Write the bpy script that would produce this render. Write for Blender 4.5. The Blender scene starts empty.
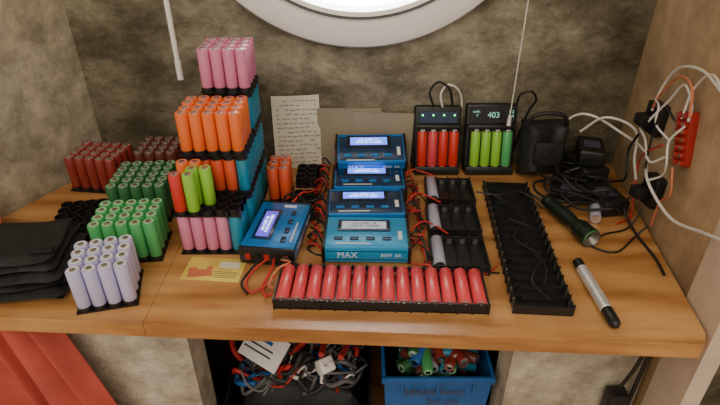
import bpy, bmesh, math, random
from mathutils import Matrix, Vector
random.seed(7)
Z0=0.75
def T(x,y,z): return Matrix.Translation((x,y,z+Z0))
def R(a,ax='Z'): return Matrix.Rotation(math.radians(a),4,ax)

# ---------------- materials ----------------
def mat(name,col,rough=0.5,metal=0.0,var=0.12,scale=40,emit=0,bump=0.0,coat=0.0):
    m=bpy.data.materials.new(name); m.use_nodes=True
    nt=m.node_tree; b=nt.nodes['Principled BSDF']
    tc=nt.nodes.new('ShaderNodeTexCoord')
    n=nt.nodes.new('ShaderNodeTexNoise'); n.inputs['Scale'].default_value=scale; n.inputs['Detail'].default_value=4
    nt.links.new(tc.outputs['Object'],n.inputs['Vector'])
    r=nt.nodes.new('ShaderNodeValToRGB')
    c=Vector(col)
    r.color_ramp.elements[0].position=0.3; r.color_ramp.elements[1].position=0.7
    r.color_ramp.elements[0].color=(*(c*(1-var)),1)
    r.color_ramp.elements[1].color=(*[min(1,v*(1+var)) for v in col],1)
    nt.links.new(n.outputs['Fac'],r.inputs['Fac'])
    nt.links.new(r.outputs['Color'],b.inputs['Base Color'])
    b.inputs['Roughness'].default_value=rough; b.inputs['Metallic'].default_value=metal
    b.inputs['Coat Weight'].default_value=coat
    if emit:
        nt.links.new(r.outputs['Color'],b.inputs['Emission Color']); b.inputs['Emission Strength'].default_value=emit
    if bump:
        bp=nt.nodes.new('ShaderNodeBump'); bp.inputs['Strength'].default_value=bump; bp.inputs['Distance'].default_value=0.002
        nt.links.new(n.outputs['Fac'],bp.inputs['Height']); nt.links.new(bp.outputs['Normal'],b.inputs['Normal'])
    return m

def plaster(name,cols,s1=3.0,s2=14.0,bump=0.5,window_haze=None,stain=0.0):
    m=bpy.data.materials.new(name); m.use_nodes=True
    nt=m.node_tree; b=nt.nodes['Principled BSDF']; L=nt.links
    tc=nt.nodes.new('ShaderNodeTexCoord')
    n1=nt.nodes.new('ShaderNodeTexNoise'); n1.inputs['Scale'].default_value=s1; n1.inputs['Detail'].default_value=6; n1.inputs['Roughness'].default_value=0.6
    n2=nt.nodes.new('ShaderNodeTexNoise'); n2.inputs['Scale'].default_value=s2; n2.inputs['Detail'].default_value=8; n2.inputs['Roughness'].default_value=0.72
    n3=nt.nodes.new('ShaderNodeTexNoise'); n3.inputs['Scale'].default_value=120; n3.inputs['Detail'].default_value=6
    for n in (n1,n2,n3): L.new(tc.outputs['Object'],n.inputs['Vector'])
    r=nt.nodes.new('ShaderNodeValToRGB')
    e=r.color_ramp.elements
    e[0].position=0.33; e[0].color=(*cols[0],1); e[1].position=0.68; e[1].color=(*cols[-1],1)
    for k,c in enumerate(cols[1:-1]):
        x=e.new(0.33+0.35*(k+1)/(len(cols)-1)); x.color=(*c,1)
    L.new(n1.outputs['Fac'],r.inputs['Fac'])
    src=r.outputs['Color']
    if window_haze:  # paler towards a centre point: light haze painted into the base colour
        pc,pr0,pr1,pcol=window_haze
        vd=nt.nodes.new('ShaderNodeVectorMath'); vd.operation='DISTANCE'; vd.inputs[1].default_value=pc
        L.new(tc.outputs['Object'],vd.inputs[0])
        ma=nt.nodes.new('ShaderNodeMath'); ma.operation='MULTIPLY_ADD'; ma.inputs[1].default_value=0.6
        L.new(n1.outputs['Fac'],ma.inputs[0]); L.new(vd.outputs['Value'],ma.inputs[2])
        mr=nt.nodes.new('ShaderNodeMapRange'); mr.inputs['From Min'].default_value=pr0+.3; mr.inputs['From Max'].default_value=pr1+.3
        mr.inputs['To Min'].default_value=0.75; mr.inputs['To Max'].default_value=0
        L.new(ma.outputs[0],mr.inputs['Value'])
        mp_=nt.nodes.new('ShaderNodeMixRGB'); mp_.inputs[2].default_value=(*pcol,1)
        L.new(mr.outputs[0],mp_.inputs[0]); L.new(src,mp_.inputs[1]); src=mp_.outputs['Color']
    r2=nt.nodes.new('ShaderNodeValToRGB'); r2.color_ramp.elements[0].position=0.34; r2.color_ramp.elements[1].position=0.66
    r2.color_ramp.elements[0].color=(0.5,0.47,0.41,1); r2.color_ramp.elements[1].color=(1.25,1.22,1.15,1)
    L.new(n2.outputs['Fac'],r2.inputs['Fac'])
    mx=nt.nodes.new('ShaderNodeMixRGB'); mx.blend_type='MULTIPLY'; mx.inputs[0].default_value=0.85
    L.new(src,mx.inputs[1]); L.new(r2.outputs['Color'],mx.inputs[2])
    src=mx.outputs['Color']
    if stain:
        n4=nt.nodes.new('ShaderNodeTexNoise'); n4.inputs['Scale'].default_value=6; n4.inputs['Detail'].default_value=10; n4.inputs['Roughness'].default_value=.72
        mpp=nt.nodes.new('ShaderNodeMapping'); mpp.inputs['Location'].default_value=(3.3,1.2,5.1); mpp.inputs['Scale'].default_value=(1,1,1.7)
        L.new(tc.outputs['Object'],mpp.inputs['Vector']); L.new(mpp.outputs[0],n4.inputs['Vector'])
        r4=nt.nodes.new('ShaderNodeValToRGB'); r4.color_ramp.elements[0].position=.40; r4.color_ramp.elements[1].position=.57
        r4.color_ramp.elements[0].color=(.33,.31,.26,1); r4.color_ramp.elements[1].color=(1,1,1,1)
        L.new(n4.outputs['Fac'],r4.inputs['Fac'])
        m4=nt.nodes.new('ShaderNodeMixRGB'); m4.blend_type='MULTIPLY'; m4.inputs[0].default_value=stain
        L.new(src,m4.inputs[1]); L.new(r4.outputs['Color'],m4.inputs[2]); src=m4.outputs['Color']
    L.new(src,b.inputs['Base Color'])
    b.inputs['Roughness'].default_value=0.9
    ad=nt.nodes.new('ShaderNodeMath'); ad.operation='MULTIPLY_ADD'; ad.inputs[1].default_value=0.35
    L.new(n3.outputs['Fac'],ad.inputs[0]); L.new(n2.outputs['Fac'],ad.inputs[2])
    bp=nt.nodes.new('ShaderNodeBump'); bp.inputs['Strength'].default_value=bump; bp.inputs['Distance'].default_value=0.006
    L.new(ad.outputs[0],bp.inputs['Height']); L.new(bp.outputs['Normal'],b.inputs['Normal'])
    return m

def wood(name,c1,c2,c3,rough=0.45,along='X',scale=4.0,knots=.8):
    m=bpy.data.materials.new(name); m.use_nodes=True
    nt=m.node_tree; b=nt.nodes['Principled BSDF']; L=nt.links
    tc=nt.nodes.new('ShaderNodeTexCoord'); mp=nt.nodes.new('ShaderNodeMapping')
    mp.inputs['Scale'].default_value=(0.16,1,1) if along=='X' else (1,0.16,1)
    L.new(tc.outputs['Object'],mp.inputs['Vector'])
    w=nt.nodes.new('ShaderNodeTexWave'); w.wave_type='BANDS'; w.bands_direction='Y' if along=='X' else 'X'
    w.inputs['Scale'].default_value=scale; w.inputs['Distortion'].default_value=9; w.inputs['Detail'].default_value=4; w.inputs['Detail Scale'].default_value=1.6
    L.new(mp.outputs['Vector'],w.inputs['Vector'])
    n=nt.nodes.new('ShaderNodeTexNoise'); n.inputs['Scale'].default_value=70; n.inputs['Detail'].default_value=6
    L.new(mp.outputs['Vector'],n.inputs['Vector'])
    nb=nt.nodes.new('ShaderNodeTexNoise'); nb.inputs['Scale'].default_value=5; nb.inputs['Detail'].default_value=6
    L.new(tc.outputs['Object'],nb.inputs['Vector'])
    mm=nt.nodes.new('ShaderNodeMath'); mm.operation='MULTIPLY_ADD'; mm.inputs[1].default_value=0.32
    L.new(w.outputs['Fac'],mm.inputs[0]); 
    m2=nt.nodes.new('ShaderNodeMath'); m2.operation='MULTIPLY'; m2.inputs[1].default_value=0.7
    L.new(n.outputs['Fac'],m2.inputs[0]); L.new(m2.outputs[0],mm.inputs[2])
    r=nt.nodes.new('ShaderNodeValToRGB'); e=r.color_ramp.elements
    e[0].position=0.22; e[0].color=(*c1,1); e[1].position=0.68; e[1].color=(*c3,1); x=e.new(0.44); x.color=(*c2,1)
    L.new(mm.outputs[0],r.inputs['Fac'])
    v=nt.nodes.new('ShaderNodeTexVoronoi'); v.inputs['Scale'].default_value=5.5
    mp2=nt.nodes.new('ShaderNodeMapping'); mp2.inputs['Scale'].default_value=(0.55,1,0.2) if along=='X' else (1,.55,.2)
    L.new(tc.outputs['Object'],mp2.inputs['Vector']); L.new(mp2.outputs['Vector'],v.inputs['Vector'])
    rk=nt.nodes.new('ShaderNodeValToRGB'); rk.color_ramp.elements[0].position=0.03; rk.color_ramp.elements[1].position=0.10
    rk.color_ramp.elements[0].color=(0.4,0.24,0.15,1); rk.color_ramp.elements[1].color=(1,1,1,1)
    L.new(v.outputs['Distance'],rk.inputs['Fac'])
    mx=nt.nodes.new('ShaderNodeMixRGB'); mx.blend_type='MULTIPLY'; mx.inputs[0].default_value=knots
    L.new(r.outputs['Color'],mx.inputs[1]); L.new(rk.outputs['Color'],mx.inputs[2])
    rb=nt.nodes.new('ShaderNodeValToRGB'); rb.color_ramp.elements[0].position=.35; rb.color_ramp.elements[1].position=.65
    rb.color_ramp.elements[0].color=(0.76,0.68,0.6,1); rb.color_ramp.elements[1].color=(1.08,1.08,1.08,1)
    L.new(nb.outputs['Fac'],rb.inputs['Fac'])
    mx2=nt.nodes.new('ShaderNodeMixRGB'); mx2.blend_type='MULTIPLY'; mx2.inputs[0].default_value=1
    L.new(mx.outputs['Color'],mx2.inputs[1]); L.new(rb.outputs['Color'],mx2.inputs[2])
    L.new(mx2.outputs['Color'],b.inputs['Base Color'])
    b.inputs['Roughness'].default_value=rough
    bp=nt.nodes.new('ShaderNodeBump'); bp.inputs['Strength'].default_value=0.15; bp.inputs['Distance'].default_value=0.001
    L.new(n.outputs['Fac'],bp.inputs['Height']); L.new(bp.outputs['Normal'],b.inputs['Normal'])
    return m

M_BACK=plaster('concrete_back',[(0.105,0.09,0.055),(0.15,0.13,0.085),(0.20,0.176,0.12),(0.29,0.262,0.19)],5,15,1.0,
   window_haze=((0,0.95,1.294),0.36,0.56,(0.50,0.465,0.37)),stain=0.9)  # wall colour lightened around the window to imitate its daylight bloom
M_LEFT=plaster('plaster_left',[(0.36,0.32,0.235),(0.52,0.47,0.37),(0.64,0.59,0.49)],5.5,20,stain=0.4)
M_RIGHT=plaster('plaster_right',[(0.40,0.27,0.145),(0.49,0.345,0.20),(0.56,0.41,0.26)],3.0,8,0.15)
M_LOW=plaster('plaster_low',[(0.42,0.37,0.29),(0.60,0.55,0.46),(0.70,0.66,0.57)],8,22,0.8,stain=.3)
M_WOOD=wood('pine_board',(0.33,0.14,0.040),(0.50,0.245,0.080),(0.62,0.34,0.13),0.34)
M_WOOD2=wood('dark_board',(0.2,0.09,0.035),(0.33,0.16,0.065),(0.42,0.22,0.10))
M_FLOOR=wood('floor_laminate',(0.38,0.22,0.15),(0.52,0.33,0.22),(0.6,0.4,0.28),0.4,'Y',5)
M_WHITE=mat('white_paint',(0.86,0.85,0.82),0.35,var=0.03)
M_TRIM=mat('trim_paint',(0.64,0.52,0.40),0.5,var=0.08)
M_CEIL=mat('ceiling_paint',(0.8,0.77,0.7),0.8,var=0.04)
M_BLK=mat('black_plastic',(0.012,0.012,0.013),0.4,var=0.3)
M_BLKM=mat('black_fabric',(0.014,0.014,0.015),0.6,var=0.5,scale=60,bump=0.6)
M_CABLE=mat('black_cable',(0.012,0.012,0.013),0.45)
M_WCABLE=mat('white_cable',(0.78,0.76,0.71),0.4)
M_RCABLE=mat('red_cable',(0.55,0.03,0.03),0.4)
M_OCABLE=mat('orange_cable',(0.65,0.2,0.1),0.4)
M_GCABLE=mat('grey_cable',(0.12,0.12,0.13),0.5)
M_METAL=mat('nickel',(0.7,0.69,0.66),0.28,1.0,var=0.08)
M_DMET=mat('dull_contact',(0.25,0.24,0.22),0.45,0.8,var=0.08)
M_INS=mat('white_insulator',(0.75,0.74,0.72),0.5,var=0.05)
M_BLUE=mat('blue_anodised',(0.010,0.20,0.60),0.28,0.15,var=0.08,coat=0.3)
M_BLUEL=mat('light_blue_anodised',(0.03,0.35,0.70),0.28,0.15,var=0.08,coat=0.3)
M_BLUED=mat('dark_blue_panel',(0.008,0.035,0.10),0.22,0.1,coat=0.5)
M_LCD=mat('lcd_lit',(0.10,0.20,0.95),0.3,emit=1.9,var=0.05)
M_LCDC=mat('lcd_characters',(0.75,0.85,1.0),0.3,emit=2.5,var=0.02)
M_LCDG=mat('lcd_grey',(0.60,0.72,0.80),0.25,emit=0.25,var=0.05)
M_LCDP=mat('lcd_violet',(0.14,0.09,0.75),0.25,emit=1.0,var=0.1)
M_LCDT=mat('lcd_teal',(0.3,0.75,0.65),0.3,emit=0.5,var=0.1)
M_GLED=mat('led_green',(0.1,0.9,0.2),0.3,emit=4)
M_PRINT=mat('white_print',(0.8,0.85,0.9),0.5,var=0.02)
M_PAPER=mat('paper',(0.74,0.70,0.58),0.8,var=0.08,scale=20)
M_CARD=mat('cardboard',(0.33,0.275,0.20),0.85,var=0.12,scale=12)
M_YEL=mat('yellow_card',(0.80,0.62,0.12),0.45,var=0.25,scale=25)
M_RED=mat('red_plastic',(0.40,0.025,0.02),0.4)
M_INK=mat('ink',(0.06,0.06,0.10),0.7)
M_INK2=mat('pencil',(0.30,0.28,0.27),0.8)
M_CRATE=mat('blue_crate',(0.010,0.11,0.36),0.45,var=0.15)
M_CURT=mat('curtain_red',(0.50,0.085,0.06),0.85,var=0.2,scale=12,bump=0.2)
M_SILV=mat('silver',(0.75,0.75,0.76),0.35,0.5)
M_LENS=mat('lens_dark',(0.05,0.09,0.07),0.15,0.3)
M_DGRN=mat('dark_green_alloy',(0.012,0.022,0.016),0.3,0.3)
C={};CI={}
def cm(key,col,rough=0.33,var=0.06,ins=None):
    C[key]=mat('cell_'+key,col,rough,var=var,scale=15,coat=0.15)
    CI[key]=mat('cell_top_'+key,ins or tuple(min(1,c*.7+.18) for c in col),.5,var=.05)
cm('lav',(0.56,0.54,0.80),ins=(.85,.85,.92)); cm('green',(0.08,0.44,0.14),ins=(.45,.72,.42)); cm('lime',(0.28,0.62,0.05)); cm('dgreen',(0.04,0.16,0.06),ins=(.3,.5,.32))
cm('pink',(0.72,0.24,0.40)); cm('orange',(0.90,0.18,0.03)); cm('red',(0.66,0.035,0.025)); cm('teal',(0.015,0.26,0.40))
cm('dred',(0.27,0.035,0.025)); cm('brown',(0.15,0.04,0.028)); cm('redp',(0.72,0.065,0.08)); cm('grey',(0.40,0.40,0.52)); cm('blue',(0.03,0.15,0.5))
cm('salmon',(0.78,0.11,0.04))

# ---------------- mesh builder ----------------
class B:
    def __init__(s): s.bm=bmesh.new(); s.mats=[]
    def mi(s,m):
        if m not in s.mats: s.mats.append(m)
        return s.mats.index(m)
    def box(s,c,size,m,M=Matrix(),bev=0.0,seg=2):
        b=bmesh.new(); bmesh.ops.create_cube(b,size=1.0)
        bmesh.ops.scale(b,vec=size,verts=b.verts)
        if bev: bmesh.ops.bevel(b,geom=list(b.edges),offset=bev,segments=seg,affect='EDGES',profile=0.5)
        bmesh.ops.translate(b,vec=c,verts=b.verts); b.transform(M)
        i=s.mi(m)
        for f in b.faces: f.material_index=i
        t=bpy.data.meshes.new('t'); b.to_mesh(t); b.free(); s.bm.from_mesh(t); bpy.data.meshes.remove(t)
    def lathe(s,prof,M=Matrix(),seg=16):
        rings=[]
        for r,z,m in prof:
            if r<1e-7: rings.append([s.bm.verts.new(M@Vector((0,0,z)))])
            else: rings.append([s.bm.verts.new(M@Vector((r*math.cos(2*math.pi*k/seg),r*math.sin(2*math.pi*k/seg),z))) for k in range(seg)])
        for a in range(len(rings)-1):
            A,Bq=rings[a],rings[a+1]; i=s.mi(prof[a+1][2])
            for k in range(seg):
                k2=(k+1)%seg
                if len(A)==1 and len(Bq)==1: continue
                if len(A)==1: f=s.bm.faces.new((A[0],Bq[k2],Bq[k]))
                elif len(Bq)==1: f=s.bm.faces.new((A[k],A[k2],Bq[0]))
                else: f=s.bm.faces.new((A[k],A[k2],Bq[k2],Bq[k]))
                f.material_index=i
    def cell(s,M,key):
        body=C[key]; ins=CI[key]; r=0.0091
        s.lathe([(0,0.0004,M_METAL),(0.0070,0.0004,M_METAL),(0.0075,0,body),(r-0.0006,0,body),(r,0.0008,body),(r,0.0640,body),(r-0.0007,0.0650,body),
                 (0.0071,0.0650,body),(0.0070,0.0644,ins),(0.0042,0.0643,ins),(0.0040,0.0658,M_METAL),(0.0034,0.0661,M_METAL),(0,0.0661,M_METAL)],M,14)
    def ring(s,M,ri,ro,h,m,seg=14):
        s.lathe([(ri,0,m),(ro,0,m),(ro,h,m),(ri,h,m),(ri,0,m)],M,seg)
    def cyl(s,p,q,r,m,seg=12,r2=None):
        p=Vector(p);q=Vector(q);d=q-p
        M=Matrix.Translation(p)@d.to_track_quat('Z','Y').to_matrix().to_4x4()
        r2=r if r2 is None else r2
        s.lathe([(0,0,m),(r,0,m),(r2,d.length,m),(0,d.length,m)],M,seg)
    def tube(s,pts,r,m,seg=7,sub=6):
        P=[Vector(p) for p in pts]
        if len(P)>2:
            out=[]
            Q=[P[0]*2-P[1]]+P+[P[-1]*2-P[-2]]
            for i in range(1,len(Q)-2):
                for k in range(sub):
                    t=k/sub; a,b,c,d=Q[i-1],Q[i],Q[i+1],Q[i+2]
                    out.append(0.5*((2*b)+(c-a)*t+(2*a-5*b+4*c-d)*t*t+(3*b-a-3*c+d)*t**3))
            out.append(P[-1]); P=out
        up=Vector((0.13,0.31,1)).normalized(); rings=[]
        for i,p in enumerate(P):
            d=(P[min(i+1,len(P)-1)]-P[max(i-1,0)])
            if d.length<1e-9: d=Vector((1,0,0))
            d.normalize(); u=up-d*up.dot(d)
            if u.length<1e-3: u=d.orthogonal()
            u.normalize(); up=u; v=d.cross(u)
            rings.append([s.bm.verts.new(p+(u*math.cos(2*math.pi*k/seg)+v*math.sin(2*math.pi*k/seg))*r) for k in range(seg)])
        i=s.mi(m)
        for a,b in zip(rings,rings[1:]):
            for k in range(seg):
                f=s.bm.faces.new((a[k],a[(k+1)%seg],b[(k+1)%seg],b[k])); f.material_index=i
        for rr in (rings[0][::-1],rings[-1]):
            f=s.bm.faces.new(rr); f.material_index=i
    def poly(s,pts,z0,z1,m):
        lo=[s.bm.verts.new((x,y,z0+Z0)) for x,y in pts]; hi=[s.bm.verts.new((x,y,z1+Z0)) for x,y in pts]
        i=s.mi(m); fs=[s.bm.faces.new(hi),s.bm.faces.new(lo[::-1])]; n=len(pts)
        for k in range(n): fs.append(s.bm.faces.new((lo[k],lo[(k+1)%n],hi[(k+1)%n],hi[k])))
        for f in fs: f.material_index=i
    def sheet(s,fn,nu,nv,m):
        V=[[s.bm.verts.new(fn(i/nu,j/nv)) for j in range(nv+1)] for i in range(nu+1)]
        k=s.mi(m)
        for i in range(nu):
            for j in range(nv):
                f=s.bm.faces.new((V[i][j],V[i+1][j],V[i+1][j+1],V[i][j+1])); f.material_index=k
    def done(s,name,M=None,smooth=True,norm=True):
        if norm: bmesh.ops.recalc_face_normals(s.bm,faces=s.bm.faces)
        me=bpy.data.meshes.new(name); s.bm.to_mesh(me); s.bm.free()
        for m in s.mats: me.materials.append(m)
        if smooth:
            me.polygons.foreach_set('use_smooth',[True]*len(me.polygons)); me.set_sharp_from_angle(angle=math.radians(38))
        o=bpy.data.objects.new(name,me); bpy.context.scene.collection.objects.link(o)
        if M is not None: o.matrix_world=M
        return o
def text(parent,s,size,M,m,name='label_print'):
    cu=bpy.data.curves.new(name,'FONT'); cu.body=s; cu.size=size; cu.extrude=0.00015; cu.align_x='CENTER'; cu.align_y='CENTER'
    cu.materials.append(m); o=bpy.data.objects.new(name,cu); bpy.context.scene.collection.objects.link(o)
    o.parent=parent; o.matrix_local=M
    return o

# ---------------- room ----------------
YB=0.95
def xw(y): return 0.44+0.1277*(y-0.48)
b=B()
cx,cz,RH=0.0,0.544+Z0,0.305
x0,x1,zlo,zhi=-0.85,2.4,0.0,2.4
angs=[2*math.pi*k/96 for k in range(96)]
for X in (x0,x1):
    for Zc in (zlo,zhi): angs.append(math.atan2(Zc-cz,X-cx)%(2*math.pi))
angs=sorted(set(angs))
inner=[];outer=[];deep=[]
for a in angs:
    c,s_=math.cos(a),math.sin(a); t=1e9
    if c>1e-9: t=min(t,(x1-cx)/c)
    if c<-1e-9: t=min(t,(x0-cx)/c)
    if s_>1e-9: t=min(t,(zhi-cz)/s_)
    if s_<-1e-9: t=min(t,(zlo-cz)/s_)
    inner.append(b.bm.verts.new((cx+RH*c,YB,cz+RH*s_))); outer.append(b.bm.verts.new((cx+t*c,YB,cz+t*s_)))
    deep.append(b.bm.verts.new((cx+RH*c,YB+0.14,cz+RH*s_)))
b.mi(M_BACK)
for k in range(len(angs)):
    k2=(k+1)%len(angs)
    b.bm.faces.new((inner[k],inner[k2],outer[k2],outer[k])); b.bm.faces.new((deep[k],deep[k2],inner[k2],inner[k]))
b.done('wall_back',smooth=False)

b=B()
b.poly([(-0.50,0.95),(-0.60,0.76),(-0.70,0.57),(-0.78,0.57),(-0.68,0.76),(-0.58,0.95)],-0.75,1.65,M_LEFT)
b.done('wall_left',smooth=False)
b=B()
b.poly([(xw(0.56),0.56),(xw(0.95),0.95),(xw(.95)+0.022,0.95),(xw(.56)+0.022,0.56)],-0.75,1.65,M_RIGHT)
b.done('wall_right',smooth=False)
b=B(); b.poly([(xw(0.48)-.002,0.48),(xw(0.56)-.002,0.56),(xw(.56)+0.024,0.56),(xw(.48)+0.024,0.48)],-0.75,1.65,M_TRIM)
b.done('trim_1',smooth=False)
b=B(); b.poly([(-0.72,0.58),(-0.26,0.58),(-0.26,0.64),(-0.72,0.64)],-0.75,-0.026,M_LOW)
b.poly([(0.235,0.58),(xw(.58)-.004,0.58),(xw(.64)-.004,0.64),(0.235,0.64)],-0.75,-0.026,M_LOW)
b.done('wall_front',smooth=False)
b=B(); b.box((0.5,0.2,-0.02),(4,3.4,0.04),M_FLOOR)
b.done('floor',smooth=False)
b=B(); b.box((0.3,0.72,2.42),(2.4,0.75,0.04),M_CEIL); b.done('ceiling',smooth=False)

# round window
b=B()
pr=[(0.262,-0.13),(0.255,-0.02),(0.255,0.004),(0.262,0.008),(0.264,0.004),(0.268,0.004),(0.270,0.018),(0.296,0.024),(0.309,0.020),(0.314,0.010),(0.314,0.0)]
P=[]
for k,(r,z) in enumerate(pr): P.append((r,z,M_GCABLE if k in(4,5) else M_WHITE))
b.lathe(P,Matrix.Translation((cx,YB-0.0005,cz))@R(90,'X'),96)
w=b.done('window_1')
gm=bpy.data.materials.new('window_glass'); gm.use_nodes=True; nt=gm.node_tree; nt.nodes.clear()
o_=nt.nodes.new('ShaderNodeOutputMaterial'); tr=nt.nodes.new('ShaderNodeBsdfTransparent'); gl=nt.nodes.new('ShaderNodeBsdfGlossy'); gl.inputs['Roughness'].default_value=.05
mx=nt.nodes.new('ShaderNodeMixShader'); fr=nt.nodes.new('ShaderNodeFresnel'); nt.links.new(fr.outputs[0],mx.inputs[0]); nt.links.new(tr.outputs[0],mx.inputs[1]); nt.links.new(gl.outputs[0],mx.inputs[2]); nt.links.new(mx.outputs[0],o_.inputs[0])
b=B(); b.lathe([(0,0,gm),(0.262,0,gm)],Matrix.Translation((cx,YB+0.05,cz))@R(90,'X'),64)
g=b.done('glass_pane'); g.parent=w

# ---------------- table ----------------
def fe(x): return 0.4917-0.0519*x
b=B()
TH=0.024
b.poly([(-0.2795,fe(-.2795)),(0.30,fe(.30)),(0.424,fe(.424)),(0.436,0.49),(xw(.56)-.005,0.56),(xw(.947)-.004,0.947),(-0.2768,0.947)],-TH,0,M_WOOD)
b.poly([(-0.66,fe(-.66)+.001),(-0.2800,fe(-.2800)+.0005),(-0.2773,0.947),(-0.505,0.938),(-0.593,0.766),(-0.645,0.667)],-TH,-0.0003,M_WOOD)
t=b.done('wooden_worktop',smooth=False)
bv=t.modifiers.new('bev','BEVEL'); bv.width=0.0010; bv.segments=2; bv.limit_method='ANGLE'
b=B(); b.poly([(-0.255,0.60),(0.23,0.60),(0.23,0.94),(-0.255,0.94)],-0.475,-0.45,M_WOOD2); 
for x in(-.24,.215): b.poly([(x-.01,.61),(x+.01,.61),(x+.01,.93),(x-.01,.93)],-.75,-.475,M_WOOD2)
b.done('lower_shelf',smooth=False)

# ---------------- battery packs ----------------
PIT=0.0190
def pack(x,y,z,nx,ny,colf,rot=0,name='battery_pack',base=True,topring=False,skip=()):
    b=B()
    for i in range(nx):
        for j in range(ny):
            lx=(i-(nx-1)/2)*PIT; ly=(j-(ny-1)/2)*PIT
            if base: b.ring(Matrix.Translation((lx,ly,0)),0.0090,0.0099,0.008,M_BLK)
            if topring: b.ring(Matrix.Translation((lx,ly,0.060)),0.0090,0.0099,0.0065,M_BLK)
            if (i,j) in skip: continue
            c=colf(i,j) if callable(colf) else colf
            if c is None: continue
            m=Matrix.Translation((lx,ly,0.0006+random.uniform(0,.0012)))
            b.cell(m@R(random.uniform(0,20)),c)
    if base: b.box((0,0,0.0012),(nx*PIT+.001,ny*PIT+.001,0.0018),M_BLK)
    return b.done(name,T(x,y,z)@R(rot))
def spacer(x,y,z,nx,ny,rot=0,h=0.010):
    b=B()
    for i in range(nx):
        for j in range(ny):
            lx=(i-(nx-1)/2)*PIT; ly=(j-(ny-1)/2)*PIT
            b.ring(Matrix.Translation((lx,ly,0)),0.0084,0.0097,h,M_BLK)
            for (dx,dy) in((1,1),(1,-1)):
                b.box((lx+dx*PIT/2,ly+dy*PIT/2,h*.4),(.004,.004,h*.8),M_BLK)
    b.box((0,0,0.0008),(nx*PIT,ny*PIT,0.0012),M_BLK)
    return b.done('battery_spacer',T(x,y,z)@R(rot))
pack(-0.343,0.568,0,4,4,'lav',rot=14)
pack(-0.345,0.668,0,5,4,'green',rot=6)
pack(-0.362,0.785,0,5,5,'dgreen',rot=3)
pack(-0.368,0.895,0,4,4,'brown',rot=0)
pack(-0.470,0.870,0,5,4,'dred',rot=-8)
XA=-0.206; Hh=0.0675
for k in range(3):
    pack(XA,0.830,Hh*k,4,4,lambda i,j:'teal' if (i>1 or j>0) else 'red',topring=True)
pack(XA,0.830,Hh*3,4,4,'pink')
pack(-0.216,0.751,0,5,4,'teal',topring=True)
pack(-0.216,0.751,Hh,5,4,lambda i,j:'teal' if i==4 else ('salmon' if j==0 else 'red'),topring=True)
pack(-0.218,0.750,Hh*2,5,4,'orange')
pack(-0.222,0.680,0,5,3,lambda i,j:'pink' if i<4 else 'teal')
pack(-0.2410,0.680,Hh,3,3,lambda i,j:{0:'red',1:'lime',2:'lime'}[i] if j<2 else ('orange' if i<2 else None),skip=((2,0),(0,1)))
spacer(-0.1925,0.680,Hh,2,3,h=0.012)
pack(-0.139,0.825,0,2,3,'salmon')
spacer(-0.098,0.878,0,2,3); spacer(-0.098,0.878,0.0105,2,3)
spacer(-0.098,0.81,0,2,2)
spacer(-0.468,0.765,0,4,3,rot=10); spacer(-0.450,0.705,0,4,2,rot=4)

# ---------------- trays ----------------
def tray(n,cells,M,W=0.074,name='battery_tray',inner=True,off=0):
    b=B(); p=0.0201; Lh=n*p+0.002
    b.box((0,0,0.0015),(Lh,W,0.003),M_BLK)
    for sy in(-1,1):
        b.box((0,sy*(W/2-0.001),0.008),(Lh,0.002,0.016),M_BLK)
        for i in range(n+1):
            b.box(((i-n/2)*p,sy*(W/2+.0006),0.009),(0.003,0.0022,0.018),M_BLK,bev=.0004)
    for i in range(n+1):
        x=(i-n/2)*p
        b.box((x,0,0.0035),(0.0012,W,0.007),M_BLK)
        if inner:
            for y in(-0.028,0.028): b.box((x,y,0.006),(0.0014,0.008,0.012),M_BLK)
    for sx in(-1,1): b.box((sx*Lh/2,0,.007),(.002,W,.014),M_BLK)
    for i in range(n):
        x=(i-(n-1)/2)*p
        for sy in(-1,1):
            b.box((x,sy*(W/2-.0026),0.008),(0.007,0.0008,0.009),M_DMET)
            if name!='battery_cradle': b.box((x,sy*(W/2-.0005),0.0163),(0.003,0.003,0.0010),M_DMET)
        c=cells[i] if i<len(cells) else None
        if c:
            up=R(90,'X') if (i%2 or c=='redp') else R(-90,'X')
            y=0.0325 if (i%2 or c=='redp') else -0.0325
            b.cell(Matrix.Translation((x,y,0.0125))@up,c)
    return b.done(name,M)
tray(14,['redp']*14,T(0.0285,0.5655,0)@R(-2.2))
tray(16,[None]*16,T(0.2505,0.684,0)@R(86),W=0.076)
CR=[(0.146,0.640),(0.151,0.731),(0.158,0.823)]
for i,(x,y) in enumerate(CR):
    tray(4,['grey'],T(x,y,0)@R(-2),W=0.073,name='battery_cradle',inner=False)

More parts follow.
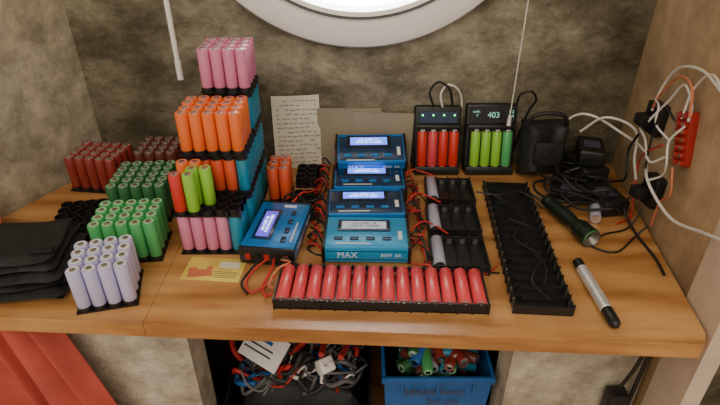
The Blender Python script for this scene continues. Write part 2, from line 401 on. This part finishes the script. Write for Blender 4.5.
# ---------------- chargers ----------------
def charger(M,lcd,top,label,W=0.130,D=0.080,H=0.028,body=M_BLUE):
    b=B()
    b.box((0,0,H/2+.001),(W-.006,D,H),body,bev=.002)
    for sx in(-1,1):
        b.box((sx*(W/2-.002),0,H/2+.001),(.005,D+.002,H+.001),M_BLK,bev=.001)
        for k in range(5): b.box((sx*(W/2+.001),-.028+k*.014,H/2),(.002,.008,.010),M_BLK if k%2 else M_RED)
    for z in(.007,.022): 
        for sy in(-1,1): b.box((0,sy*(D/2+.0002),z),(W-.012,.0006,.001),M_BLUED)
    b.box((0,0,H+.0012),(W-.012,D-.008,.0014),top,bev=.0005)
    b.box((-.004,.014,H+.0024),(.080,.030,.0022),M_BLK if top is M_BLUED else M_BLUED,bev=.0008)
    b.box((-.004,.014,H+.0037),(.068,.019,.0008),lcd)
    for k in range(4): b.box((-.042+k*.024,-.020,H+.0028),(.013,.007,.0022),M_BLUED if top is not M_BLUED else M_BLUE,bev=.0008)
    b.box((.050,-.010,H+.0022),(.006,.02,.0008),M_PRINT)
    b.box((-.02,-.0315,H+.0022),(.05,.002,.0006),M_PRINT)
    b.box((0,D/2-.006,H+.0022),(W-.014,.004,.0010),body)
    for sx in(-1,1):
        for sy in(-1,1): b.cyl((sx*.052,sy*.03,-.001),(sx*.052,sy*.03,.002),.004,M_BLK)
    o=b.done('battery_charger',M)
    text(o,label,.014,Matrix.Translation((-.028,-D/2-.0007,H/2+.001))@R(90,'X'),M_PRINT)
    text(o,'80W  6A',.008,Matrix.Translation((.036,-D/2-.0007,H/2+.001))@R(90,'X'),M_PRINT)
    text(o,'LiIo 4.20V 1A\nCHG 01:12 0403',.0068,Matrix.Translation((-.004,.014,H+.0043)),M_INK if lcd is M_LCDG else M_LCDC,'screen_text')
    return o
charger(T(0.010,0.669,0.001)@R(-1),M_LCDG,M_BLUEL,'MAX',body=M_BLUEL)
charger(T(0.010,0.757,0.001)@R(1),M_LCD,M_BLUED,'MAX')
charger(T(0.016,0.842,0.001)@R(0.5),M_LCD,M_BLUED,'MAX')
charger(T(0.020,0.904,0.033)@R(1.5)@R(20,'X'),M_LCD,M_BLUED,'MAX',D=0.07)
charger(T(-0.128,0.690,0.001)@R(83),M_LCDP,M_BLUE,'MAX')

def slotcharger(x,y,W,H,cols,kind):
    b=B(); D=0.026; 
    b.box((0,D/2+.002,H/2),(W,D*.7,H),M_BLK,bev=.004,seg=3)
    b.box((0,.004,.008),(W-.004,.024,.016),M_BLK,bev=.002)
    b.box((0,.004,.091),(W-.004,.020,.008),M_BLK,bev=.002)
    for i in range(5): b.box(((i-2)*.0196,.001,.05),(.0014,.014,.075),M_BLK)
    for i in range(4):
        xx=(i-1.5)*.0196
        b.cell(Matrix.Translation((xx,-.003,.0175)),cols[i])
        b.box((xx,-.004,.0168),(.008,.01,.001),M_METAL); b.box((xx,-.004,.0855),(.008,.01,.002),M_METAL)
        if kind==0: b.box((xx,.0015,.112),(.003,.003,.003),M_GLED)
    if kind==1:
        b.box((0,.0015,.113),(W-.012,.002,.027),M_BLK); 
    else:
        b.box((0,.0015,.108),(W-.02,.002,.02),M_BLUED)
    o=b.done('battery_bay_charger',T(x,y,0.0008)@R(-13,'X'))
    if kind==1:
        text(o,'403',.015,Matrix.Translation((.002,-.0001,.112))@R(90,'X'),M_LCDT,'screen_digits')
        text(o,'mAh\n  V',.007,Matrix.Translation((-.030,-.0001,.115))@R(90,'X'),M_LCDT,'screen_units')
        text(o,'1 2\n3 4',.008,Matrix.Translation((.034,-.0001,.114))@R(90,'X'),M_LCDT,'screen_slots')
    return o
slotcharger(0.145,0.902,0.088,0.128,['red','redp','red','red'],0)
slotcharger(0.244,0.902,0.094,0.132,['lime','lime','lime','green'],1)

# ---------------- paper and cardboard ----------------
b=B(); Mx=T(-0.118,0.927,0.001)@R(6,'Z')@R(-7,'X')
b.sheet(lambda u,v:Mx@Vector(((u-.5)*.088,-.004*math.sin(u*3)*v+.0,v*.142)),10,10,M_PAPER)
for k in range(15):
    x=-.036
    while x<.034:
        wl=random.uniform(.004,.011)
        if random.random()<.85: b.box((x+wl/2,-.0032-.0012*math.sin(1.5),.014+k*.0085+random.uniform(-.0006,.0006)),(wl,.0004,.0013),M_INK2,Mx)
        x+=wl+.003
b.done('handwritten_note',norm=False)
b=B(); Mx=T(-0.005,0.938,0.001)@R(-3,'X')
b.box((-.015,0,.058),(.12,.003,.116),M_CARD,Mx); b.box((.045,-.003,.055),(.115,.003,.110),M_CARD,Mx@R(2,'Y'))
b.done('cardboard_sheet')
b=B(); b.box((0,0,.0006),(.085,.052,.0009),M_YEL,bev=.0003); 
b.box((-.02,-.004,.0013),(.034,.022,.0003),M_OCABLE,R(12)); b.box((-.018,.002,.0016),(.014,.010,.0003),M_YEL); b.box((.020,.010,.0013),(.03,.014,.0003),M_PAPER)
for k in range(4): b.box((.018,-.006-k*.004,.0013),(.036,.0008,.0003),M_INK)
b.done('business_card',T(-0.212,0.616,0)@R(-5))

# ---------------- black pouch stack ----------------
def cushion(b,c,size,m,M,puff=0.25,amp=0.002):
    nu,nv=14,12; ph=random.random()*6
    for sgn in(1,-1):
        def fn(u,v):
            x=(u-.5)*size[0]; y=(v-.5)*size[1]
            e=min(1,6*min(u,1-u,v,1-v)+0.0); e=math.sqrt(max(0,e))
            z=sgn*size[2]/2*e*(1+puff*math.cos(3*u*2+ph))+amp*math.sin(9*u+ph)*math.cos(7*v)
            return M@Vector((c[0]+x,c[1]+y,c[2]+z))
        b.sheet(fn,nu,nv,m)
b=B()
for k in range(5):
    cushion(b,(random.uniform(-.006,.006),random.uniform(-.006,.006),.009+k*.0115),(.165-k*.006,.125-k*.005,.0135),M_BLKM,R(random.uniform(-5,5)))
b.box((.055,-.03,.062),(.03,.012,.003),M_BLK,bev=.001)
bmesh.ops.remove_doubles(b.bm,verts=b.bm.verts,dist=1e-5)
b.done('black_pouch_stack',T(-0.486,0.603,0)@R(8))

# curtain under worktop
b=B()
def cf(u,v):
    z=-0.03-0.70*v
    x=-0.70+u*(0.27+0.20*v)+0.006*math.sin(u*30+2)
    return Vector((x,0.540+(0.018*math.sin(u*46+1.5*math.sin(v*3))+0.008*math.sin(u*21+v*3))*(0.5+.6*v),z+Z0))
b.sheet(cf,120,16,M_CURT); b.done('curtain',norm=False)
b=B()
def cf2(u,v):
    x=-0.612+0.075*u; y=0.722-0.035*u+0.006*math.sin(u*22)
    top=0.085*(1-u)**1.3+0.012
    return Vector((x,y-.012*(1-v),Z0+0.0005+top*v))
b.sheet(cf2,40,8,M_CURT); b.done('curtain',norm=False)

# ---------------- flashlight, marker ----------------
b=B(); k=M_DGRN
b.lathe([(0,0,k),(.009,0,k),(.0105,.001,k),(.0105,.012,k),(.0095,.013,k),(.0095,.016,k),(.0112,.017,k),(.0112,.07,k),(.0105,.073,k),(.0105,.08,k),(.0155,.092,k),(.0155,.098,k),(.0148,.100,k),(.0155,.102,k),(.0155,.12,k),(.0145,.122,C['dgreen']),(.0132,.122,M_DMET),(.006,.112,M_DMET),(0,.111,M_LENS)],seg=24)
for a in range(8): b.box((.0112,0,.043),(.0012,.002,.046),k,R(a*45))
b.cyl((.011,0,.086),(.0145,0,.086),.004,k)
b.done('flashlight',T(0.317,0.785,0.0158)@R(-72,'Z')@R(90,'Y'))
k=M_BLK
b=B()
b.lathe([(0,0,k),(.003,0,k),(.0068,.004,k),(.0075,.008,k),(.0078,.030,k),(.0072,.031,M_SILV),(.0080,.032,M_SILV),(.0080,.115,M_SILV),(.0072,.116,k),(.0072,.132,k),(0,.135,k)],seg=20)
b.box((.0085,0,.030),(.0018,.004,.046),M_SILV); b.box((.0078,0,.085),(.001,.005,.04),M_INK)
b.done('marker_pen',T(0.3225,0.492,0.0085)@R(92)@R(90,'Y'))

# ---------------- black bag, adapters ----------------
b=B()
cushion(b,(0,0,0),(.085,.105,.055),M_BLKM,T(0.338,0.905,.056)@R(80,'X'),amp=.003)
b.box((0.338,0.868,Z0+.06),(.05,.006,.045),M_BLKM,bev=.003)
b.tube([(0.30,.90,Z0+.09),(0.31,.89,Z0+.125),(0.36,.89,Z0+.125),(0.375,.90,Z0+.09)],.004,M_BLKM)
b.done('black_camera_pouch')
def adapter(x,y,z,rot,s=(.045,.075,.028),tilt=0):
    b=B(); b.box((0,0,s[2]/2),s,M_BLK,bev=.004,seg=3); b.box((0,0,s[2]+.0002),(s[0]*.6,s[1]*.4,.0006),M_INK)
    b.cyl((0,-s[1]/2,s[2]/2),(0,-s[1]/2-.012,s[2]/2),.004,M_BLK,r2=.0025)
    return b.done('power_adapter',T(x,y,z)@R(rot)@R(tilt,'X'))
adapter(0.415,0.885,0.0005,12,(.05,.085,.04)); adapter(0.42,0.885,0.042,-15,(.045,.07,.03)); adapter(0.42,0.79,0.0005,10); adapter(0.365,0.815,0.0005,65,(.035,.06,.022))
b=B(); b.cell(R(90,'Y'),'grey'); b.done('battery_cell',T(0.385,0.735,0.0093)@R(70))

# ---------------- cables on worktop ----------------
def V(x,y,z): return (x,y,z+Z0)
def cable(name,lists):
    b=B()
    for pts,r,m in lists: b.tube([V(*p) for p in pts],r,m)
    return b.done(name)
L=[]
CH=[(0.671,0.640),(0.757,0.731),(0.842,0.823)]
for cy,ty in CH:
    L.append(([(0.078,cy-.01,.015),(0.088,cy-.02,.022),(0.095,ty+.02,.008),(0.104,ty+.01,.010)],.0015,M_RCABLE))
    L.append(([(0.078,cy+.01,.015),(0.092,cy+.015,.020),(0.100,ty-.01,.012),(0.104,ty-.012,.010)],.0015,M_CABLE))
    L.append(([(0.078,cy+.02,.014),(0.095,cy+.03,.026),(0.112,cy+.035,.020),(0.135,ty+.038,.020)],.0013,M_RCABLE))
    L.append(([(0.078,cy+.0,.014),(0.098,cy-.035,.02),(0.125,ty-.045,.003),(0.16,ty-.045,.003)],.0013,M_CABLE))
    for q in range(4):
        L.append(([(0.078,cy-.02+.01*q,.014),(0.086+random.uniform(0,.01),cy+random.uniform(-.03,.03),.02+random.uniform(0,.012)),(0.098,ty+random.uniform(-.04,.04),.004),(0.092+random.uniform(-.006,.006),ty+random.uniform(-.05,.02),.004),(0.104,ty+random.uniform(-.03,.03),.008)],.0012,random.choice([M_CABLE,M_RCABLE,M_CABLE])))
L.append(([(.10,.595,.003),(.12,.602,.006),(.15,.600,.003),(.17,.598,.010),(.20,.603,.004)],.0014,M_CABLE))
L.append(([(.075,.625,.003),(.10,.610,.012),(.13,.601,.004),(.18,.602,.004),(.20,.62,.004)],.0014,M_RCABLE))
cable('charger_lead',L)
L=[]
for k in range(20):
    y0=.63+.015*k; m=[M_CABLE,M_RCABLE,M_CABLE,M_RCABLE,M_CABLE][k%5]
    L.append(([(-.056,y0,.014),(-.066,y0+random.uniform(-.02,.02),.022+random.uniform(0,.015)),(-.078+random.uniform(-.006,.006),y0+.03,.006),(-.068,y0+.045,.004),(-.080,min(.93,y0+.06),.004)],.0015,m))
L.append(([(-.13,.755,.015),(-.125,.785,.024),(-.10,.77,.028),(-.075,.74,.012),(-.058,.72,.010)],.002,M_CABLE))
L.append(([(-.14,.755,.015),(-.15,.775,.01),(-.12,.785,.008),(-.07,.78,.02),(-.058,.84,.012)],.002,M_CABLE))
L.append(([(-.12,.755,.015),(-.10,.78,.03),(-.085,.80,.022),(-.07,.84,.012),(-.075,.89,.004)],.0018,M_RCABLE))
cable('charger_lead',L)
cable('charger_lead',[
 ([(-.135,.622,.014),(-.15,.605,.010),(-.160,.585,.003),(-.150,.563,.003),(-.130,.575,.006),(-.118,.58,.019)],.0017,M_RCABLE),
 ([(-.125,.622,.014),(-.125,.60,.014),(-.135,.575,.004),(-.128,.555,.003),(-.119,.548,.014)],.0019,M_RCABLE),
 ([(-.115,.622,.014),(-.10,.61,.018),(-.115,.59,.022),(-.125,.57,.010),(-.119,.56,.014)],.0017,M_OCABLE),
 ([(-.12,.622,.014),(-.108,.618,.02),(-.095,.618,.010),(-.07,.616,.003),(-.05,.622,.006)],.0016,M_CABLE),
 ([(-.13,.622,.014),(-.118,.614,.008),(-.09,.612,.004),(-.06,.606,.003),(-.02,.612,.003),(.02,.612,.003)],.0014,M_CABLE),
 ([(-.145,.622,.014),(-.162,.60,.004),(-.166,.58,.0025),(-.154,.56,.0025)],.0016,M_CABLE)])
cable('power_cable',[
 ([(.135,.928,.126),(.125,.925,.155),(.14,.93,.172),(.16,.93,.160),(.168,.935,.135),(.175,.944,.10),(.192,.944,.02)],.0022,M_CABLE),
 ([(.285,.928,.13),(.288,.925,.150),(.305,.92,.158),(.318,.925,.14),(.31,.935,.11),(.296,.942,.03),(.296,.942,.003)],.0022,M_CABLE)])
cable('usb_cable',[([(.150,.928,.126),(.146,.93,.150),(.158,.935,.165),(.178,.935,.155),(.188,.94,.12),(.190,.944,.01)],.0018,M_WCABLE)])
L=[]
for k in range(10):
    a=random.uniform(0,6); x=.345+random.uniform(-.03,.03); y=.83+random.uniform(-.06,.03)
    pts=[(min(.435,x+.045*math.cos(a+t)+.012*t),y+.04*math.sin(a+t),.006+.012*abs(math.sin(t*1.7+k))+.003*k) for t in (0,.9,1.8,2.7,3.6,4.5)]
    L.append((pts,.0024,M_CABLE))
L.append(([(.345,.668,.004),(.36,.68,.004),(.39,.70,.004),(.43,.715,.004),(.455,.73,.03)],.0016,M_CABLE))
L.append(([(.345,.70,.003),(.36,.665,.0025),(.39,.655,.0025),(.43,.69,.003),(.452,.70,.02)],.0016,M_CABLE))
cable('cable_tangle',L)
cable('test_lead',[([(.222,.80,.020),(.250,.77,.016),(.262,.72,.018),(.235,.67,.018),(.26,.62,.020),(.235,.57,.018),(.25,.535,.014)],.0018,M_CABLE),
 ([(.24,.72,.019),(.27,.69,.019),(.25,.65,.017),(.262,.60,.019),(.25,.56,.017)],.0015,M_CABLE),
 ([(.20,.80,.022),(.235,.79,.022),(.275,.80,.022),(.30,.79,.01),(.31,.775,.004)],.0014,M_CABLE)])

# ---------------- right wall wiring ----------------
def W_(y,z,o=.012): return (xw(y)-o,y,z)
b=B()
Mx=Matrix.Translation((xw(.695)-.0005,.695,.172+Z0))@Matrix.Rotation(math.radians(-82.7),4,'Z')@R(-18,'Y')
b.box((0,-.007,0),(.028,.014,.076),M_RED,Mx,bev=.002)
for i in range(7):
    z=-.033+i*.011
    b.box((0,-.016,z),(.022,.006,.007),M_RED,Mx,bev=.001)
    for sx in(-1,1): b.cyl(Mx@Vector((sx*.007,-.018,z)),Mx@Vector((sx*.007,-.0205,z)),.0025,M_METAL)
b.done('terminal_block')
def sock(y,z,s,nm,m=M_BLK,plug=True):
    b=B(); Mx=Matrix.Translation((xw(y)-.0005,y,z+Z0))@Matrix.Rotation(math.radians(-82.7),4,'Z')
    b.box((0,-s[1]/2,0),s,m,Mx,bev=.003,seg=3)
    b.ring(Mx@Matrix.Translation((0,-s[1],0))@R(90,'X'),.011,.014,.004,m,20)
    if plug: b.box((0,-s[1]-.012,0),(.022,.024,.018),M_BLK,Mx,bev=.003)
    b.cyl(Mx@Vector((0,-s[1],s[2]*.42)),Mx@Vector((0,-s[1]-.002,s[2]*.42)),.003,M_METAL)
    return b.done(nm)
sock(.733,.065,(.036,.02,.05),'wall_socket'); sock(.80,.158,(.04,.018,.05),'wall_socket',plug=True)
cable('wall_wiring',[
 ([(.36,.92,.075),(.385,.91,.115),(.41,.89,.125),(.45,.868,.107),W_(.80,.10),W_(.72,.090,.03),W_(.64,.075,.02),W_(.568,.10),W_(.50,.13)],.0022,M_WCABLE),
 ([W_(.80,.17,.02),W_(.805,.21),W_(.77,.25),W_(.70,.268),W_(.62,.26),W_(.54,.27)],.0020,M_WCABLE),
 ([W_(.79,.15,.03),W_(.77,.20),W_(.74,.235),W_(.70,.22),W_(.68,.205,.02)],.0018,M_WCABLE),
 ([W_(.70,.20,.02),W_(.71,.24),W_(.67,.272),W_(.60,.24),W_(.55,.21)],.0016,M_WCABLE),
 ([W_(.71,.135,.02),W_(.735,.115,.03),W_(.77,.135,.03),W_(.80,.14,.03)],.0018,M_WCABLE),
 ([W_(.675,.20,.025),W_(.69,.17,.032),W_(.68,.14,.03),W_(.70,.11,.02),W_(.72,.09,.03)],.0016,M_WCABLE),
 ([W_(.715,.16,.02),W_(.75,.17,.03),W_(.77,.19,.025),W_(.80,.19,.02)],.0016,M_WCABLE)])
cable('wall_wiring',[
 ([W_(.68,.21,.02),W_(.70,.245,.02),W_(.745,.245,.02),W_(.79,.20,.02),W_(.80,.175,.02)],.0017,M_OCABLE),
 ([W_(.72,.15,.025),W_(.755,.12,.03),W_(.79,.08,.02),W_(.77,.03,.02),(.45,.75,.003),(.42,.73,.003)],.0017,M_RCABLE),
 ([W_(.67,.14,.025),W_(.66,.10,.02),W_(.69,.07,.015),W_(.70,.02,.012)],.0017,M_OCABLE)])
cable('wall_wiring',[
 ([W_(.733,.05,.045),W_(.745,.02,.04),W_(.70,.004,.03),W_(.64,.003,.02),W_(.60,.003,.02)],.0022,M_CABLE),
 ([W_(.80,.13,.03),W_(.82,.09,.03),W_(.80,.05,.03),W_(.84,.02,.03),(.42,.86,.004)],.0022,M_CABLE),
 ([W_(.715,.19,.02),W_(.74,.20,.03),W_(.75,.15,.03),W_(.74,.10,.03)],.0018,M_CABLE),
 ([(.40,.90,.09),(.425,.87,.13),W_(.84,.12,.02),W_(.81,.08,.02),W_(.76,.07,.03)],.0022,M_WCABLE)])
cable('hanging_cable',[([W_(.57,-.03,.02),W_(.562,-.10,.02),W_(.565,-.2,.02),W_(.56,-.32,.025),W_(.565,-.5,.02),W_(.56,-.745,.02)],.0035,M_CABLE),
 ([W_(.57,-.03,.03),(.42,.56,-.12),(.40,.565,-.22),(.37,.565,-.30),(.30,.565,-.40),(.28,.565,-.745)],.003,M_CABLE)])
b=B(); b.box((0,0,0),(.03,.024,.05),M_BLK,bev=.003); b.done('inline_switch',T(.405,.562,-.225))

# ---------------- hanging cord, rod ----------------
b=B(); b.cyl(V(0.268,.90,.115),(0.268,.90,2.40),.0011,M_WCABLE,8); b.lathe([(0,0,M_WCABLE),(.004,.002,M_WCABLE),(.003,.02,M_WCABLE),(0,.022,M_WCABLE)],T(.268,.90,.10)); b.done('pull_cord')
b=B(); b.cyl(V(-0.291,.85,.212),(-0.300,.85,2.40),.0042,M_WHITE,10); b.cyl(V(-.291,.85,.205),V(-.291,.85,.235),.0052,M_WHITE,10); b.done('blind_wand')

# ---------------- under table ----------------
def crate(x0,x1,y0,y1,z0,z1,m,name):
    b=B(); tp=.012
    for (a,bq) in [((x0,y0),(x1,y0)),((x1,y0),(x1,y1)),((x1,y1),(x0,y1)),((x0,y1),(x0,y0))]:
        cx_,cy_=(x0+x1)/2,(y0+y1)/2
        def sh(p,k): return (p[0]+(tp if p[0]<cx_ else -tp)*k, p[1]+(tp if p[1]<cy_ else -tp)*k)
        for off in (0,.25):
            A0,B0=sh(a,off),sh(bq,off); A1,B1=sh(a,1+off),sh(bq,1+off)
            i=b.mi(m)
            f=b.bm.faces.new([b.bm.verts.new(V(A0[0],A0[1],z1)),b.bm.verts.new(V(B0[0],B0[1],z1)),b.bm.verts.new(V(B1[0],B1[1],z0)),b.bm.verts.new(V(A1[0],A1[1],z0))]); f.material_index=i
    b.box(((x0+x1)/2,(y0+y1)/2,z0+.003+Z0),(x1-x0-2*tp,y1-y0-2*tp,.006),m)
    for y in(y0,y1): b.box(((x0+x1)/2,y,z1-.006+Z0),(x1-x0+.008,.006,.014),m,bev=.002)
    for x in(x0,x1): b.box((x,(y0+y1)/2,z1-.006+Z0),(.006,y1-y0+.008,.014),m,bev=.002)
    for k in range(3):
        x=x0+(x1-x0)*(k+.5)/3
        b.box((x,y0-.0005,z1-.024+Z0),(.004,.004,.03),m)
    return b.done(name,norm=False)
cr=crate(.040,.222,.606,.86,-.449,-.222,M_CRATE,'blue_storage_crate')
text(cr,'18650 3mm',.022,T(.125,.6035,-.256)@R(90-3,'X'),M_INK,'handwriting')
text(cr,'2nd use',.018,T(.140,.6045,-.280)@R(90-3,'X'),M_INK,'handwriting_lower')
b=B()
cols=['dred','dgreen','dred','grey','teal','brown','brown','green','blue','brown','dgreen']
for lay in range(4):
    for i in range(42):
        x=random.uniform(.086,.178); y=random.uniform(.652,.82); 
        b.cell(T(x,y,-.280+lay*.018+random.uniform(0,.008))@R(random.uniform(0,360))@R(90+random.uniform(-14,14),'Y')@Matrix.Translation((0,0,-.0325)),random.choice(cols))
b.box((.131,.733,-.37+Z0),(.150,.22,.13),M_BLK)
b.done('loose_battery_pile')
bx=crate(-.240,.018,.604,.86,-.449,-.315,M_BLK,'black_storage_crate')
b=B()
cushion(b,(0,0,0),(.22,.22,.12),M_BLKM,T(-.110,.735,-.350),amp=.012)
for k in range(210):
    x=random.uniform(-.205,-.01); y=random.uniform(.635,.80); z=-.292+random.uniform(0,.085)*(1-.6*abs(x+.1)/.25)*min(1,(y-.58)/.09); r=random.uniform(.010,.034)
    r=min(r,x+.238,.014-x,y-.608)
    m=random.choice([M_CABLE,M_CABLE,M_GCABLE,M_RCABLE,M_CABLE,M_CABLE,M_CRATE,M_GCABLE,M_RED,M_CABLE,M_WCABLE,M_CABLE,M_GCABLE])
    a0=random.uniform(0,6); tl=random.uniform(-.6,.6); n=random.randint(5,10); el=random.uniform(.4,1)
    b.tube([V(x+r*math.cos(a0+t),y+el*r*math.sin(a0+t),z+.014*math.sin(t*2+a0)+tl*.016*math.cos(t)+.002*t) for t in [q*.9 for q in range(n)]],random.uniform(.0018,.005),m,sub=4)
b.done('cable_pile')
b=B()
cushion(b,(0,0,0),(.09,.07,.035),M_BLKM,Matrix(),amp=.004)
b.box((0,-.02,.014),(.05,.003,.005),M_CRATE); b.tube([(-.035,0,.01),(-.02,.01,.03),(.02,.01,.03),(.035,0,.01)],.0035,M_CRATE)
b.done('tool_pouch',T(-.17,.745,-.185)@R(20)@R(30,'X'))
def plier(x,y,z,rot,m):
    b=B()
    for s in(-1,1):
        b.tube([(0,s*.002,0),(-.03,s*.008,0),(-.06,s*.018,0),(-.10,s*.016,0)],.005,m)
        b.box((.02,s*.004,0),(.045,.007,.007),M_METAL,R(s*4),bev=.001)
    b.cyl((0,0,-.006),(0,0,.006),.008,M_METAL)
    return b.done('pliers',T(x,y,z)@R(rot)@R(15,'Y'))
plier(-.03,.70,-.195,80,M_RED)
def screwdriver(x,y,z,rot,m):
    b=B(); b.lathe([(0,0,m),(.009,.001,m),(.012,.01,m),(.011,.06,m),(.007,.07,m),(.010,.078,m),(.006,.082,m),(.003,.084,M_METAL),(.003,.16,M_METAL),(0,.162,M_METAL)],R(90,'Y'),10)
    return b.done('screwdriver',T(x,y,z)@R(rot)@R(8,'Y'))
screwdriver(-.085,.665,-.19,95,M_RED)
b=B(); b.box((0,0,.001),(.085,.055,.002),M_WHITE); b.box((-.012,.012,.0022),(.05,.006,.0004),M_CRATE); b.box((-.008,0,.0022),(.06,.003,.0004),M_INK); b.box((-.008,-.01,.0022),(.06,.003,.0004),M_INK)
b.done('instruction_leaflet',T(-.165,.655,-.205)@R(-35)@R(35,'X'))
b=B(); b.box((0,0,0),(.026,.026,.034),M_WHITE,bev=.004); 
for s in(-1,1): b.cyl((s*.007,0,.016),(s*.007,0,.032),.002,M_METAL)
b.done('wall_plug',T(-.060,.635,-.225)@R(30)@R(40,'X'))

# ---------------- lights ----------------
def area(name,loc,rot,size,power,col,shape='DISK',sy=None):
    l=bpy.data.lights.new(name,'AREA'); l.shape=shape; l.size=size
    if sy: l.size_y=sy
    l.energy=power; l.color=col; o=bpy.data.objects.new(name,l); bpy.context.scene.collection.objects.link(o)
    o.location=loc; o.rotation_euler=[math.radians(a) for a in rot]; return o
area('window_daylight',(0,YB+0.13,cz),(-90,0,0),0.60,28,(1.0,0.98,0.94))
area('room_daylight',(-0.3,-1.2,2.7),(48,0,-12),2.2,34,(1.0,0.88,0.71),'RECTANGLE',1.8)
w=bpy.data.worlds.new('world'); bpy.context.scene.world=w; w.use_nodes=True
bg=w.node_tree.nodes['Background']; bg.inputs[0].default_value=(1.0,0.88,0.71,1); bg.inputs[1].default_value=0.68

cam=bpy.data.cameras.new('camera'); cam.lens=27; cam.sensor_width=36; cam.clip_start=0.02
co=bpy.data.objects.new('camera',cam); bpy.context.scene.collection.objects.link(co)
co.location=(0,0,Z0+0.5); co.rotation_euler=(math.radians(58),0,0)
bpy.context.scene.camera=co
